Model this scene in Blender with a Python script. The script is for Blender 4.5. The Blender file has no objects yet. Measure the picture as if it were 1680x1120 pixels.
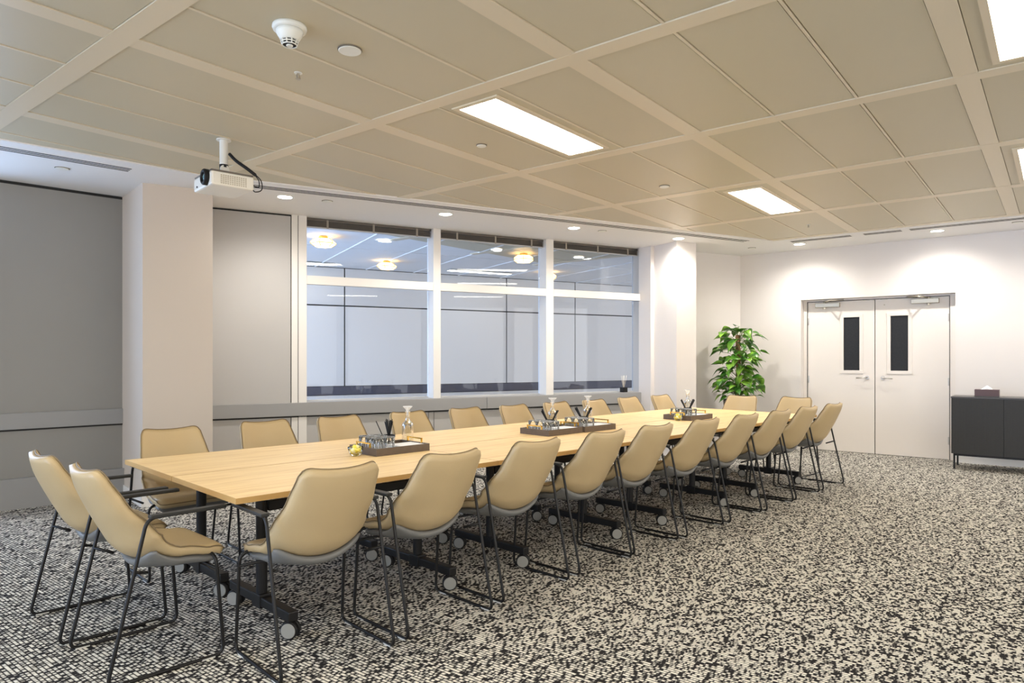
import bpy, bmesh, math, random
from mathutils import Vector, Matrix
random.seed(7)
PI = math.pi
C = bpy.context.scene.collection
H = 1.335            # eye height
CEIL = 2.906
TH = math.radians(38.6)

# ------------------------------------------------------------------ materials
MATS = {}
def new_mat(name):
    m = bpy.data.materials.new(name); m.use_nodes = True
    MATS[name] = m
    return m, m.node_tree.nodes, m.node_tree.links, m.node_tree.nodes['Principled BSDF']
def simple(name, col, rough=0.5, metal=0.0, spec=0.5, noise=0.0, scale=20.0, bump=0.0, bscale=60.0, coat=0.0):
    m, N, L, P = new_mat(name)
    P.inputs['Base Color'].default_value = (*col, 1)
    P.inputs['Roughness'].default_value = rough
    P.inputs['Metallic'].default_value = metal
    P.inputs['Specular IOR Level'].default_value = spec
    P.inputs['Coat Weight'].default_value = coat
    tc = N.new('ShaderNodeTexCoord')
    if noise > 0:
        n = N.new('ShaderNodeTexNoise'); n.inputs['Scale'].default_value = scale; n.inputs['Detail'].default_value = 4
        L.new(tc.outputs['Object'], n.inputs['Vector'])
        mx = N.new('ShaderNodeMix'); mx.data_type = 'RGBA'
        mx.inputs[6].default_value = (*[c*(1-noise) for c in col], 1)
        mx.inputs[7].default_value = (*[min(1, c*(1+noise)) for c in col], 1)
        L.new(n.outputs['Fac'], mx.inputs[0]); L.new(mx.outputs[2], P.inputs['Base Color'])
    if bump > 0:
        n2 = N.new('ShaderNodeTexNoise'); n2.inputs['Scale'].default_value = bscale; n2.inputs['Detail'].default_value = 3
        L.new(tc.outputs['Object'], n2.inputs['Vector'])
        b = N.new('ShaderNodeBump'); b.inputs['Strength'].default_value = bump; b.inputs['Distance'].default_value = 0.01
        L.new(n2.outputs['Fac'], b.inputs['Height']); L.new(b.outputs['Normal'], P.inputs['Normal'])
    return m
def emit(name, col, st):
    m, N, L, P = new_mat(name)
    P.inputs['Base Color'].default_value = (*col, 1)
    P.inputs['Emission Color'].default_value = (*col, 1)
    P.inputs['Emission Strength'].default_value = st
    return m

simple('wall_white', (.74, .70, .67), .75, noise=.015, scale=3)
simple('wall_column', (.61, .535, .46), .7, noise=.015, scale=3)
simple('wall_grey', (.44, .43, .42), .6, noise=.03, scale=2.5)
simple('panel_dark', (.275, .268, .255), .55, noise=.05, scale=2.0)
simple('ledge_grey', (.30, .30, .30), .45, noise=.02, scale=4)
simple('frame_white', (.74, .72, .69), .4)
simple('frame_grey', (.50, .50, .50), .4)
simple('ceiling_panel', (.56, .50, .36), .42, noise=.015, scale=2, spec=.4)
simple('ceiling_band', (.70, .61, .45), .38, spec=.4)
simple('ceiling_gap', (.22, .19, .15), .8)
simple('soffit_white', (.84, .83, .82), .7)
simple('black_gap', (.015, .015, .015), .8)
simple('door_cream', (.74, .69, .64), .45, noise=.01, scale=3)
simple('dark_glass', (.022, .023, .026), .5, spec=.2, noise=.3, scale=60)
simple('steel', (.55, .52, .48), .42, metal=1.0)
simple('brushed_steel', (.50, .46, .38), .4, metal=.8)
simple('black_metal', (.008, .0075, .0075), .42, spec=.35)
simple('black_plastic', (.009, .009, .010), .5, spec=.3)
simple('arm_plastic', (.022, .022, .020), .5, spec=.35)
simple('leather', (.50, .378, .208), .42, noise=.04, scale=9, bump=.08, bscale=180, spec=.45)
simple('leather_seam', (.20, .14, .07), .5)
simple('shell_grey', (.17, .17, .165), .45)
simple('caster_grey', (.27, .265, .24), .45)
simple('glide_grey', (.55, .55, .52), .5)
simple('tray_wood', (.115, .085, .065), .45, noise=.2, scale=30)
simple('gold', (.90, .58, .12), .25, metal=1.0)
simple('paper', (.86, .87, .90), .8)
simple('lemon', (.92, .80, .10), .45, bump=.1, bscale=300)
simple('lemon_flesh', (.93, .90, .55), .5)
simple('projector_white', (.80, .78, .72), .4)
simple('projector_dark', (.16, .14, .12), .5)
simple('lens_glass', (.05, .22, .26), .05, spec=1.0, coat=1.0)
simple('plastic_white', (.80, .80, .74), .4)
simple('cabinet_black', (.032, .030, .027), .5, noise=.15, scale=40)
simple('cabinet_top', (.06, .055, .052), .35)
simple('tissue_brown', (.10, .05, .05), .4)
simple('pot_grey', (.09, .085, .085), .55)
simple('soil', (.05, .03, .02), .95, bump=.5)
simple('moss_pole', (.16, .085, .035), .95, noise=.5, scale=60, bump=1.0, bscale=90)
simple('stem_green', (.14, .20, .05), .6)
simple('reed', (.85, .76, .62), .7)
simple('baseboard_white', (.78, .76, .73), .5)
simple('blind_slat', (.12, .105, .09), .5, metal=.3)
simple('blind_tape', (.30, .27, .23), .8)
simple('beyond_panel', (.80, .77, .73), .55, noise=.02, scale=1.5)
simple('beyond_band', (.09, .09, .12), .6)
simple('beyond_ceiling', (.90, .90, .90), .7)
simple('beyond_floor', (.25, .24, .24), .8)
simple('vent_metal', (.55, .52, .47), .4)
emit('panel_light', (1.0, .92, .78), 11.0)
emit('down_lamp', (1.0, .95, .88), 30.0)
emit('pendant_glow', (1.0, .66, .28), 3.0)
emit('linear_glow', (1.0, .97, .92), 4.0)

# leaves: two tones and a waxy surface
m, N, L, P = new_mat('leaf')
P.inputs['Roughness'].default_value = .35
oi = N.new('ShaderNodeTexCoord'); n = N.new('ShaderNodeTexNoise'); n.inputs['Scale'].default_value = 5.5
cr = N.new('ShaderNodeValToRGB'); cr.color_ramp.elements[0].color = (.035, .15, .012, 1); cr.color_ramp.elements[1].color = (.36, .66, .07, 1)
cr.color_ramp.elements[0].position = .44; cr.color_ramp.elements[1].position = .74
L.new(oi.outputs['Object'], n.inputs['Vector']); L.new(n.outputs['Fac'], cr.inputs['Fac']); L.new(cr.outputs['Color'], P.inputs['Base Color'])

# oak laminate
m, N, L, P = new_mat('oak')
tc = N.new('ShaderNodeTexCoord'); mp = N.new('ShaderNodeMapping'); mp.inputs['Scale'].default_value = (1.2, 16, 16)
n = N.new('ShaderNodeTexNoise'); n.inputs['Scale'].default_value = 2.2; n.inputs['Detail'].default_value = 6; n.inputs['Distortion'].default_value = .6
cr = N.new('ShaderNodeValToRGB'); cr.color_ramp.elements[0].color = (.74, .49, .20, 1); cr.color_ramp.elements[1].color = (.93, .69, .36, 1)
cr.color_ramp.elements[0].position = .25; cr.color_ramp.elements[1].position = .62
L.new(tc.outputs['Object'], mp.inputs['Vector']); L.new(mp.outputs['Vector'], n.inputs['Vector']); L.new(n.outputs['Fac'], cr.inputs['Fac'])
L.new(cr.outputs['Color'], P.inputs['Base Color']); P.inputs['Roughness'].default_value = .42
simple('oak_edge', (.58, .36, .13), .45, noise=.05, scale=12)

# carpet: rows of loops along world Y, each loop black or cream
m, N, L, P = new_mat('carpet')
P.inputs['Roughness'].default_value = .95; P.inputs['Specular IOR Level'].default_value = .1
tc = N.new('ShaderNodeTexCoord'); sp = N.new('ShaderNodeSeparateXYZ'); L.new(tc.outputs['Object'], sp.inputs[0])
def math_n(op, a=None, b=None, av=None, bv=None, clamp=False):
    q = N.new('ShaderNodeMath'); q.operation = op; q.use_clamp = clamp
    if a is not None: L.new(a, q.inputs[0])
    if b is not None: L.new(b, q.inputs[1])
    if av is not None: q.inputs[0].default_value = av
    if bv is not None: q.inputs[1].default_value = bv
    return q.outputs[0]
PITCH = .0180
rx = math_n('MULTIPLY', sp.outputs[0], bv=1/PITCH)
row = math_n('FLOOR', rx)
frx = math_n('SUBTRACT', rx, row)
wn = N.new('ShaderNodeTexWhiteNoise'); wn.noise_dimensions = '1D'; L.new(row, wn.inputs['W'])
ysh = math_n('ADD', math_n('MULTIPLY', sp.outputs[1], bv=1/.014), math_n('MULTIPLY', wn.outputs['Value'], bv=7.3))
cb = N.new('ShaderNodeCombineXYZ'); L.new(math_n('MULTIPLY', row, bv=5.17), cb.inputs[0]); L.new(ysh, cb.inputs[1])
nz = N.new('ShaderNodeTexNoise'); nz.inputs['Scale'].default_value = .75; nz.inputs['Detail'].default_value = 1.5; L.new(cb.outputs[0], nz.inputs['Vector'])
big = N.new('ShaderNodeTexNoise'); big.inputs['Scale'].default_value = 15.0; big.inputs['Detail'].default_value = 7; big.inputs['Roughness'].default_value = .68; L.new(tc.outputs['Object'], big.inputs['Vector'])
v = math_n('ADD', nz.outputs['Fac'], math_n('MULTIPLY', math_n('SUBTRACT', big.outputs['Fac'], bv=.5), bv=.5))
v = math_n('MULTIPLY', math_n('SUBTRACT', v, bv=.497), bv=8.0)
v = math_n('ADD', v, bv=.5, clamp=True)
# thin dark groove between rows
gr = math_n('ABSOLUTE', math_n('SUBTRACT', frx, bv=.5))
groove = math_n('MULTIPLY', math_n('SUBTRACT', gr, bv=.27), bv=7.0, clamp=True)
v2 = math_n('MULTIPLY', v, math_n('SUBTRACT', None, math_n('MULTIPLY', groove, bv=.93), av=1.0))
mx = N.new('ShaderNodeMix'); mx.data_type = 'RGBA'
mx.inputs[6].default_value = (.022, .020, .021, 1); mx.inputs[7].default_value = (.80, .765, .68, 1)
L.new(v2, mx.inputs[0]); L.new(mx.outputs[2], P.inputs['Base Color'])
bp = N.new('ShaderNodeBump'); bp.inputs['Strength'].default_value = .5; bp.inputs['Distance'].default_value = .004
L.new(v2, bp.inputs['Height']); L.new(bp.outputs['Normal'], P.inputs['Normal'])

# architectural glass (thin): clear with a mirror reflection by fresnel
def glass(name, tint, rough=0.0, ior=1.5, boost=1.0):
    m = bpy.data.materials.new(name); m.use_nodes = True; MATS[name] = m
    N = m.node_tree.nodes; L = m.node_tree.links
    for nn_ in list(N): N.remove(nn_)
    out = N.new('ShaderNodeOutputMaterial'); mix = N.new('ShaderNodeMixShader')
    tr = N.new('ShaderNodeBsdfTransparent'); gl = N.new('ShaderNodeBsdfGlossy'); fr = N.new('ShaderNodeFresnel')
    tr.inputs['Color'].default_value = (*tint, 1); gl.inputs['Roughness'].default_value = rough
    fr.inputs['IOR'].default_value = ior
    mm = N.new('ShaderNodeMath'); mm.operation = 'MULTIPLY'; mm.use_clamp = True; mm.inputs[1].default_value = boost
    L.new(fr.outputs[0], mm.inputs[0]); L.new(mm.outputs[0], mix.inputs[0])
    L.new(tr.outputs[0], mix.inputs[1]); L.new(gl.outputs[0], mix.inputs[2]); L.new(mix.outputs[0], out.inputs[0])
simple('frost', (.9, .92, .93), .12, spec=.8); MATS['frost'].node_tree.nodes['Principled BSDF'].inputs['Alpha'].default_value = .45
glass('window_glass', (.90, .93, .97), ior=1.5, boost=.55)
glass('clear_glass', (.97, .98, .98), .03, 1.5, 2.0)
glass('water', (.95, .93, .88), .02, 1.33, 1.0)

# ------------------------------------------------------------------ mesh helpers
class MB:
    def __init__(s): s.bm = bmesh.new(); s.mi = 0
    def quad_prism(s, pts, z0, z1, top_scale=None):
        """pts: list of (x,y) ccw"""
        n = len(pts)
        a = [s.bm.verts.new((p[0], p[1], z0)) for p in pts]; b = [s.bm.verts.new((p[0], p[1], z1)) for p in pts]
        fs = [s.bm.faces.new(a[::-1]), s.bm.faces.new(b)]
        for i in range(n): fs.append(s.bm.faces.new((a[i], a[(i+1) % n], b[(i+1) % n], b[i])))
        for f in fs: f.material_index = s.mi
        return s
    def box(s, x0, x1, y0, y1, z0, z1, M=None, bev=0.0):
        vs = [s.bm.verts.new((x, y, z)) for x in (x0, x1) for y in (y0, y1) for z in (z0, z1)]
        idx = [(0, 1, 3, 2), (4, 6, 7, 5), (0, 4, 5, 1), (2, 3, 7, 6), (0, 2, 6, 4), (1, 5, 7, 3)]
        fs = [s.bm.faces.new([vs[i] for i in q]) for q in idx]
        for f in fs: f.material_index = s.mi
        if bev > 0:
            es = list({e for f in fs for e in f.edges})
            r = bmesh.ops.bevel(s.bm, geom=es, offset=bev, segments=2, affect='EDGES', profile=.5)
            vs = list({v for f in r['faces'] for v in f.verts} | {v for v in vs if v.is_valid})
            for f in r['faces']: f.material_index = s.mi
        if M is not None: bmesh.ops.transform(s.bm, matrix=M, verts=[v for v in vs if v.is_valid])
        return s
    def tube(s, path, r, seg=8, caps=True, closed=False, smooth=True):
        P = [Vector(p) for p in path]; n = len(P); rings = []
        rr = r if isinstance(r, (list, tuple)) else [r]*n
        up = None
        for i in range(n):
            a = P[i-1] if (i > 0 or closed) else P[i]; b = P[(i+1) % n] if (i < n-1 or closed) else P[i]
            t = (b-a).normalized()
            if up is None:
                up = Vector((0, 0, 1)) if abs(t.z) < .9 else Vector((1, 0, 0))
            x = t.cross(up)
            if x.length < 1e-5: x = t.cross(Vector((0, 1, 0)))
            x.normalize(); y = x.cross(t).normalized(); up = y
            rings.append([s.bm.verts.new(P[i]+(x*math.cos(2*PI*k/seg)+y*math.sin(2*PI*k/seg))*rr[i]) for k in range(seg)])
        m_ = n if closed else n-1
        for i in range(m_):
            A = rings[i]; B = rings[(i+1) % n]
            for k in range(seg):
                f = s.bm.faces.new((A[k], A[(k+1) % seg], B[(k+1) % seg], B[k])); f.material_index = s.mi; f.smooth = smooth
        if caps and not closed:
            f = s.bm.faces.new(rings[0][::-1]); f.material_index = s.mi
            f = s.bm.faces.new(rings[-1]); f.material_index = s.mi
        return s
    def lathe(s, prof, seg=24, M=None, smooth=True):
        """prof: (r,z) list; open surface closed at r=0 ends"""
        rings = []; vs = []
        for r, z in prof:
            if r < 1e-6: v = s.bm.verts.new((0, 0, z)); rings.append([v]); vs.append(v)
            else:
                g = [s.bm.verts.new((r*math.cos(2*PI*k/seg), r*math.sin(2*PI*k/seg), z)) for k in range(seg)]
                rings.append(g); vs += g
        for A, B in zip(rings[:-1], rings[1:]):
            for k in range(seg):
                k2 = (k+1) % seg
                if len(A) == 1 and len(B) == 1: continue
                if len(A) == 1: q = (A[0], B[k2], B[k])
                elif len(B) == 1: q = (A[k], A[k2], B[0])
                else: q = (A[k], A[k2], B[k2], B[k])
                f = s.bm.faces.new(q); f.material_index = s.mi; f.smooth = smooth
        if M is not None: bmesh.ops.transform(s.bm, matrix=M, verts=vs)
        return s
    def cyl(s, r, z0, z1, seg=20, M=None, bev=.0):
        b = min(bev, r*.5, abs(z1-z0)*.45)
        pr = [(0, z0), (r-b, z0), (r, z0+b), (r, z1-b), (r-b, z1), (0, z1)] if b > 0 else [(0, z0), (r, z0), (r, z1), (0, z1)]
        return s.lathe(pr, seg, M, smooth=False)
    def build(s, name, mat, parent=None, smooth=False, sub=0, auto=False):
        me = bpy.data.meshes.new(name)
        bmesh.ops.recalc_face_normals(s.bm, faces=s.bm.faces)
        s.bm.to_mesh(me); s.bm.free()
        for mm in (mat if isinstance(mat, (list, tuple)) else [mat]): me.materials.append(MATS[mm])
        if smooth:
            for p in me.polygons: p.use_smooth = True
        o = bpy.data.objects.new(name, me); C.objects.link(o)
        if parent: o.parent = parent
        if sub:
            md = o.modifiers.new('Subdivision', 'SUBSURF'); md.levels = sub; md.render_levels = sub
        return o
def thing(name, label, cat, loc=(0, 0, 0), rot=0.0, group=None):
    o = bpy.data.objects.new(name, None); C.objects.link(o); o.empty_display_size = .1
    o.location = loc; o.rotation_euler = (0, 0, rot); o['label'] = label; o['category'] = cat
    if group: o['group'] = group
    return o
def tag(o, label, cat, group=None):
    o['label'] = label; o['category'] = cat
    if group: o['group'] = group
    return o
def struct(o): o['kind'] = 'structure'; return o
def copy_tree(o, parent=None):
    c = o.copy(); C.objects.link(c)
    if parent: c.parent = parent
    for ch in list(o.children): copy_tree(ch, c)
    return c
def fillet(pts, r, seg=5):
    P = [Vector(p) for p in pts]; out = [P[0]]
    for i in range(1, len(P)-1):
        a = (P[i-1]-P[i]); b = (P[i+1]-P[i]); rr = min(r, a.length*.45, b.length*.45)
        a.normalize(); b.normalize()
        p0 = P[i]+a*rr; p2 = P[i]+b*rr
        for k in range(seg+1):
            t = k/seg; out.append(p0*(1-t)**2+P[i]*2*t*(1-t)+p2*t*t)
    out.append(P[-1]); return out
def spline(ctrl, n):
    """Catmull-Rom through ctrl, n+1 samples"""
    P = [Vector(c) for c in ctrl]; P = [P[0]*2-P[1]]+P+[P[-1]*2-P[-2]]
    out = []; m_ = len(P)-3
    for i in range(n+1):
        u = i/n*m_; k = min(int(u), m_-1); t = u-k
        a, b, c, d = P[k:k+4]
        out.append(.5*((2*b)+(c-a)*t+(2*a-5*b+4*c-d)*t*t+(3*b-a-3*c+d)*t**3))
    return out

# frames ------------------------------------------------------------
aT = math.radians(-6.8)
def S(s, n, z=0.0):            # table frame
    return Vector((math.cos(aT)*s-math.sin(aT)*n, math.sin(aT)*s+math.cos(aT)*n, z))
aW = math.radians(-23.0); W0 = Vector((5.908, 5.942, 0))
MW = Matrix.Translation(W0) @ Matrix.Rotation(aW, 4, 'Z')       # window wall frame: x along, y outward
def Wp(s, d, z=0.0): return MW @ Vector((s, d, z))
aL = math.radians(-8.2); L0 = Vector((2.877, 7.153, 0))
ML = Matrix.Translation(L0) @ Matrix.Rotation(aL, 4, 'Z')
def Lp(s, d, z=0.0): return ML @ Vector((s, d, z))
def xy(v): return (v.x, v.y)

# ------------------------------------------------------------------ camera, view
cam = bpy.data.cameras.new('camera'); co = bpy.data.objects.new('camera', cam); C.objects.link(co)
cam.sensor_width = 36; cam.lens = 36*1130/1680; cam.shift_y = 27/1680; cam.clip_start = .05
co.location = (0, 0, H); co.rotation_euler = (PI/2, 0, TH-PI/2)
sc = bpy.context.scene; sc.camera = co
sc.view_settings.view_transform = 'Standard'; sc.view_settings.look = 'None'; sc.view_settings.exposure = 0.85; sc.view_settings.gamma = 1.0
sc.view_settings.use_curve_mapping = False
sc.cycles.transparent_max_bounces = 48

# ------------------------------------------------------------------ setting: floor, walls
XR, XD, YR = -3.6, 10.46, -4.6            # rear wall x, door wall x, right wall y
KX, KY = 10.46, 3.86
b = MB(); b.quad_prism([(XR-.3, YR-.3), (XD+.4, YR-.3), (XD+.4, 4.4), (9.1, 4.75), xy(Wp(-2.6, .3)), xy(Lp(.2, .3)), (XR-.3, 8.6)], -.1, 0)
struct(b.build('floor', 'carpet'))
b = MB(); b.quad_prism([(XR-.3, YR-.3), (XD+.4, YR-.3), (XD+.4, 4.4), (9.1, 4.75), xy(Wp(-2.6, .3)), xy(Lp(.2, .3)), (XR-.3, 8.6)], CEIL+.03, CEIL+.15)
ceiling = struct(b.build('ceiling', 'ceiling_gap'))

# ceiling grid: bands, joints and perforated metal panels
BX = [1.45+1.5867*k for k in range(-3, 6)]; BY = [2.02+1.602*k for k in range(-4, 3)]; HW = .0575
b = MB()
for x in BX: b.box(x-HW, x+HW, YR, 7.0, CEIL, CEIL+.029)
for y in BY:
    for i in range(len(BX)-1):
        b.box(BX[i]+HW+.001, BX[i+1]-HW-.001, y-HW, y+HW, CEIL+.001, CEIL+.029)
o = b.build('ceiling_band', 'ceiling_band', ceiling)
b = MB(); j = MB()
LIGHTS = set()
lights = []
for i in range(len(BX)-1):
    for k in range(-1, len(BY)):
        y0 = (BY[k] if k >= 0 else BY[0]-1.602)+HW; y1 = y0+1.602-2*HW; x0 = BX[i]+HW; x1 = BX[i+1]-HW
        if y0 > 6.2: continue
        w = (y1-y0)/3
        for q in range(3):
            g = .0035; a0 = y0+w*q; a1 = a0+w
            e0 = .018 if q > 0 else 0; e1 = .018 if q < 2 else 0
            b.box(x0+g, x1-g, a0+g+e0*.5, a1-g-e1*.5, CEIL+.006, CEIL+.029)
            if q < 2: j.box(x0+.001, x1-.001, a1-.007, a1+.007, CEIL+.002, CEIL+.029)
b.build('ceiling_panel', 'ceiling_panel', ceiling)
j.build('ceiling_joint', 'ceiling_band', ceiling)
# plasterboard margins a few millimetres lower, along windows, left wall and door wall
b = MB()
e0 = Vector((9.40, 3.02, 0))             # grid corner
wl = Wp(-2.72, 0)
def on_w(x, off):                         # y of the line parallel to the window wall at offset off into the room
    return (W0.y-off/math.cos(aW))+math.tan(aW)*(x-W0.x)
GO = 1.315
b.quad_prism([(9.43, on_w(9.43, GO)), (9.43, on_w(9.43, 0)+.4), (2.95, on_w(2.95, 0)+.4), (2.95, on_w(2.95, GO))], CEIL-.004, CEIL+.03)
yl = on_w(2.95, GO)
b.quad_prism([(2.95, yl), (2.95, 7.6), (XR-.2, 8.5), (XR-.2, yl+.95)], CEIL-.004, CEIL+.03)
b.quad_prism([(9.43, YR), (XD+.2, YR), (XD+.2, 4.6), (9.43, 4.6)], CEIL-.004, CEIL+.03)
struct(b.build('trim_1', 'soffit_white'))

# air slots: three fine dark grooves each
def slot(p, q, label, width=.15):
    p = Vector((*p, 0)); q = Vector((*q, 0)); d = q-p; ln = d.length; a = math.atan2(d.y, d.x)
    t = thing('air_slot', label, 'vent', (p.x, p.y, CEIL-.004), a, 'linear air slots in the ceiling margin')
    f = MB(); f.box(0, ln, -width/2, width/2, -.003, 0); f.build('slot_frame', 'soffit_white', t)
    for k in range(3):
        g = MB(); c = (k-1)*.046; g.box(.01, ln-.01, c-.010, c+.010, -.0045, -.002); g.build('groove', 'black_gap', t)
slot((-.6, 6.47), (2.51, 6.07), 'linear air slot in the ceiling margin above the dark left wall panel')
slot((3.33, 5.80), (9.18, 3.30), 'long air slot running above the windows to the room corner')
slot((9.60, 2.86), (9.60, 2.10), 'short air slot in ceiling left of the double doors')
slot((9.60, 1.97), (9.60, 1.53), 'shortest air slot in ceiling, above the double doors')
slot((9.60, 1.46), (9.60, -1.4), 'air slot in ceiling above the black sideboard, right of the doors')

# left wall (dark panel), with opening further left out of the frame
def wall_l(b, s0, s1, z0, z1, d0=0, d1=.14): b.box(s0, s1, d0, d1, z0, z1, M=ML)
b = MB()
wall_l(b, -6.8, -2.3, 0, CEIL); wall_l(b, -1.25, .3, 0, CEIL-.012); wall_l(b, -2.3, -1.25, 0, .85); wall_l(b, -2.3, -1.25, 2.6, CEIL)
struct(b.build('wall_left', 'panel_dark'))
b = MB(); b.box(-1.25, -.001, -.030, 0, .70, .845, M=ML, bev=.004); struct(b.build('trim_2', 'ledge_grey'))
b = MB(); b.box(-1.25, 0, -.012, 0, .686, .6995, M=ML); b.box(-1.25, -.002, -.004, 0, CEIL-.03, CEIL-.006, M=ML); struct(b.build('trim_3', 'black_gap'))
b = MB(); b.box(-4.5, .0, -.075, 0, .0, .268, M=ML, bev=.006); b.box(-4.5, .0, -.079, -.07, .245, .27, M=ML); b.box(-4.5, 0, -.0765, -.0, .0, .012, M=ML)
struct(b.build('baseboard_left', 'ledge_grey'))

# column 1
c1 = [(2.755, 6.429), (3.295, 6.22), (3.63, 6.98), (2.90, 7.30)]
b = MB(); b.quad_prism(c1, 0, CEIL-.004); struct(b.build('trim_4', 'wall_column'))
b = MB()
b.quad_prism([(2.745, 6.421), (3.302, 6.206), (3.31, 6.222), (2.762, 6.434)], 0, .11)
b.quad_prism([(2.742, 6.424), (2.762, 6.424), (2.885, 7.153), (2.865, 7.153)], 0, .11)
struct(b.build('baseboard_column', 'baseboard_white'))

# window wall: parts left of the glazing, below the sill, and above
b = MB()
b.box(-2.62, -1.66, 0, .2, .0, CEIL-.010, M=MW)
struct(b.build('wall_window', 'wall_grey'))
b = MB(); b.box(-1.66, 3.32, 0.012, .2, .0, .70, M=MW); b.box(-1.66, 3.32, .0, .2, .70, .84, M=MW); struct(b.build('wall_sill', 'wall_grey'))
b = MB()
b.box(-2.62, .715, -.030, -.001, .70, .845, M=MW, bev=.004); b.box(.72, 3.31, -.030, -.001, .70, .845, M=MW, bev=.004)
b.box(-1.49, 3.18, -.02, .17, .838, .848, M=MW)
struct(b.build('trim_5', 'ledge_grey'))
b = MB()
b.box(-2.62, 3.31, -.012, 0, .684, .6995, M=MW); b.box(-2.62, -1.66, -.004, 0, CEIL-.022, CEIL-.008, M=MW)
for s_ in (-1.66, -1.585): b.box(s_-.003, s_+.003, -.003, .012, 0, CEIL-.01, M=MW)
for s_ in (-.05, .02, 1.60, 1.69, 3.1): b.box(s_-.002, s_+.002, .008, .014, 0, .69, M=MW)
struct(b.build('trim_6', 'black_gap'))
# lower panels in front of the sill wall
# window frame
win = bpy.data.objects.new('window_1', None); C.objects.link(win); struct(win); win.matrix_world = MW
TOP = CEIL-.004
def wpart(name, mat, boxes, bev=.002):
    b = MB()
    for x in boxes: b.box(*x, bev=bev)
    return b.build(name, mat, win)
wpart('jamb', 'frame_white', [(-1.655, -1.588, -.006, .17, .0, TOP), (-1.582, -1.493, -.012, .20, .0, TOP)])
wpart('mullion', 'frame_white', [(.008, .103, -.004, .20, .846, TOP)])
wpart('mullion', 'frame_white', [(1.600, 1.714, -.004, .20, .846, TOP)])
wpart('jamb', 'frame_grey', [(3.177, 3.31, -.004, .20, .0, TOP)])
for a_, c_ in ((-1.492, .007), (.104, 1.599), (1.715, 3.176)):
    wpart('transom', 'frame_white', [(a_, c_, -.002, .06, 2.152, 2.248)])
    wpart('glass_pane', 'window_glass', [(a_, c_, .172, .178, .85, TOP)], bev=0)
    wpart('glazing_bead', 'frame_grey', [(a_, c_, .16, .19, .845, .862), (a_, c_, .165, .185, 2.19, 2.21)])
lab = ['grey slatted blind drawn up over the left window pane', 'grey slatted blind drawn up over the middle window pane', 'grey slatted blind drawn up over the right window pane']
for k, (a_, c_) in enumerate(((-1.485, 0.0), (.112, 1.592), (1.722, 3.17))):
    t = thing('window_blind', lab[k], 'blind', Wp(a_, .09, CEIL-.006), aW, 'blinds drawn up at the window heads')
    w = c_-a_
    b = MB(); b.box(0, w, -.03, .03, -.028, 0, bev=.002); b.build('head_rail', 'blind_slat', t)
    b = MB()
    for q in range(8): b.box(.004, w-.004, -.026, .026, -.092+q*.0075, -.088+q*.0075)
    b.build('slat_stack', 'blind_slat', t)
    b = MB(); b.box(.004, w-.004, -.028, .028, -.104, -.094, bev=.002); b.build('bottom_rail', 'frame_grey', t)
    for f_ in (.16, .52, .88):
        b = MB(); b.box(w*f_-.012, w*f_+.012, -.031, -.028, -.104, -.01); b.build('ladder_tape', 'blind_tape', t)

# right-hand column beside the window and short wall to the corner
u = Vector((math.cos(aW), math.sin(aW), 0)); o_ = Vector((-u.y, u.x, 0))
A = Vector((8.604, 4.042, 0)); B = A+u*.35
b = MB(); b.quad_prism([xy(A), xy(B), xy(B+o_*.7), xy(A+o_*.72)], 0, CEIL-.004); struct(b.build('trim_7', 'wall_white'))
b = MB(); b.quad_prism([xy(B+o_*.14-u*.1), xy(B+o_*.14+u*.085), xy(B+o_*.7+u*.085), xy(B+o_*.7-u*.1)], 0, CEIL-.004)
b.quad_prism([xy(A+o_*.46-u*.06), xy(A+o_*.46+u*.1), xy(A+o_*.72+u*.1), xy(A+o_*.72-u*.06)], 0, CEIL-.004)
struct(b.build('trim_8', 'wall_white'))
G = Vector((9.0, 4.50, 0)); K = Vector((KX+.0, KY, 0)); dK = (K-Vector((9.708, 4.192, 0))).normalized(); G = K-dK*1.42; nK = Vector((-dK.y, dK.x, 0))
b = MB(); b.quad_prism([xy(G), xy(K+dK*.1), xy(K+dK*.1+nK*.2), xy(G+nK*.2)], 0, CEIL); struct(b.build('wall_corner', 'wall_white'))
b = MB(); b.quad_prism([xy(G-nK*.012), xy(K-nK*.012), xy(K+nK*.003), xy(G+nK*.003)], 0, .1)
b.box(XD-.012, XD+.003, 2.98, KY-.01, 0, .1); b.box(XD-.012, XD+.003, YR, 1.06, 0, .1)
struct(b.build('baseboard_corner', 'baseboard_white'))

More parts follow.
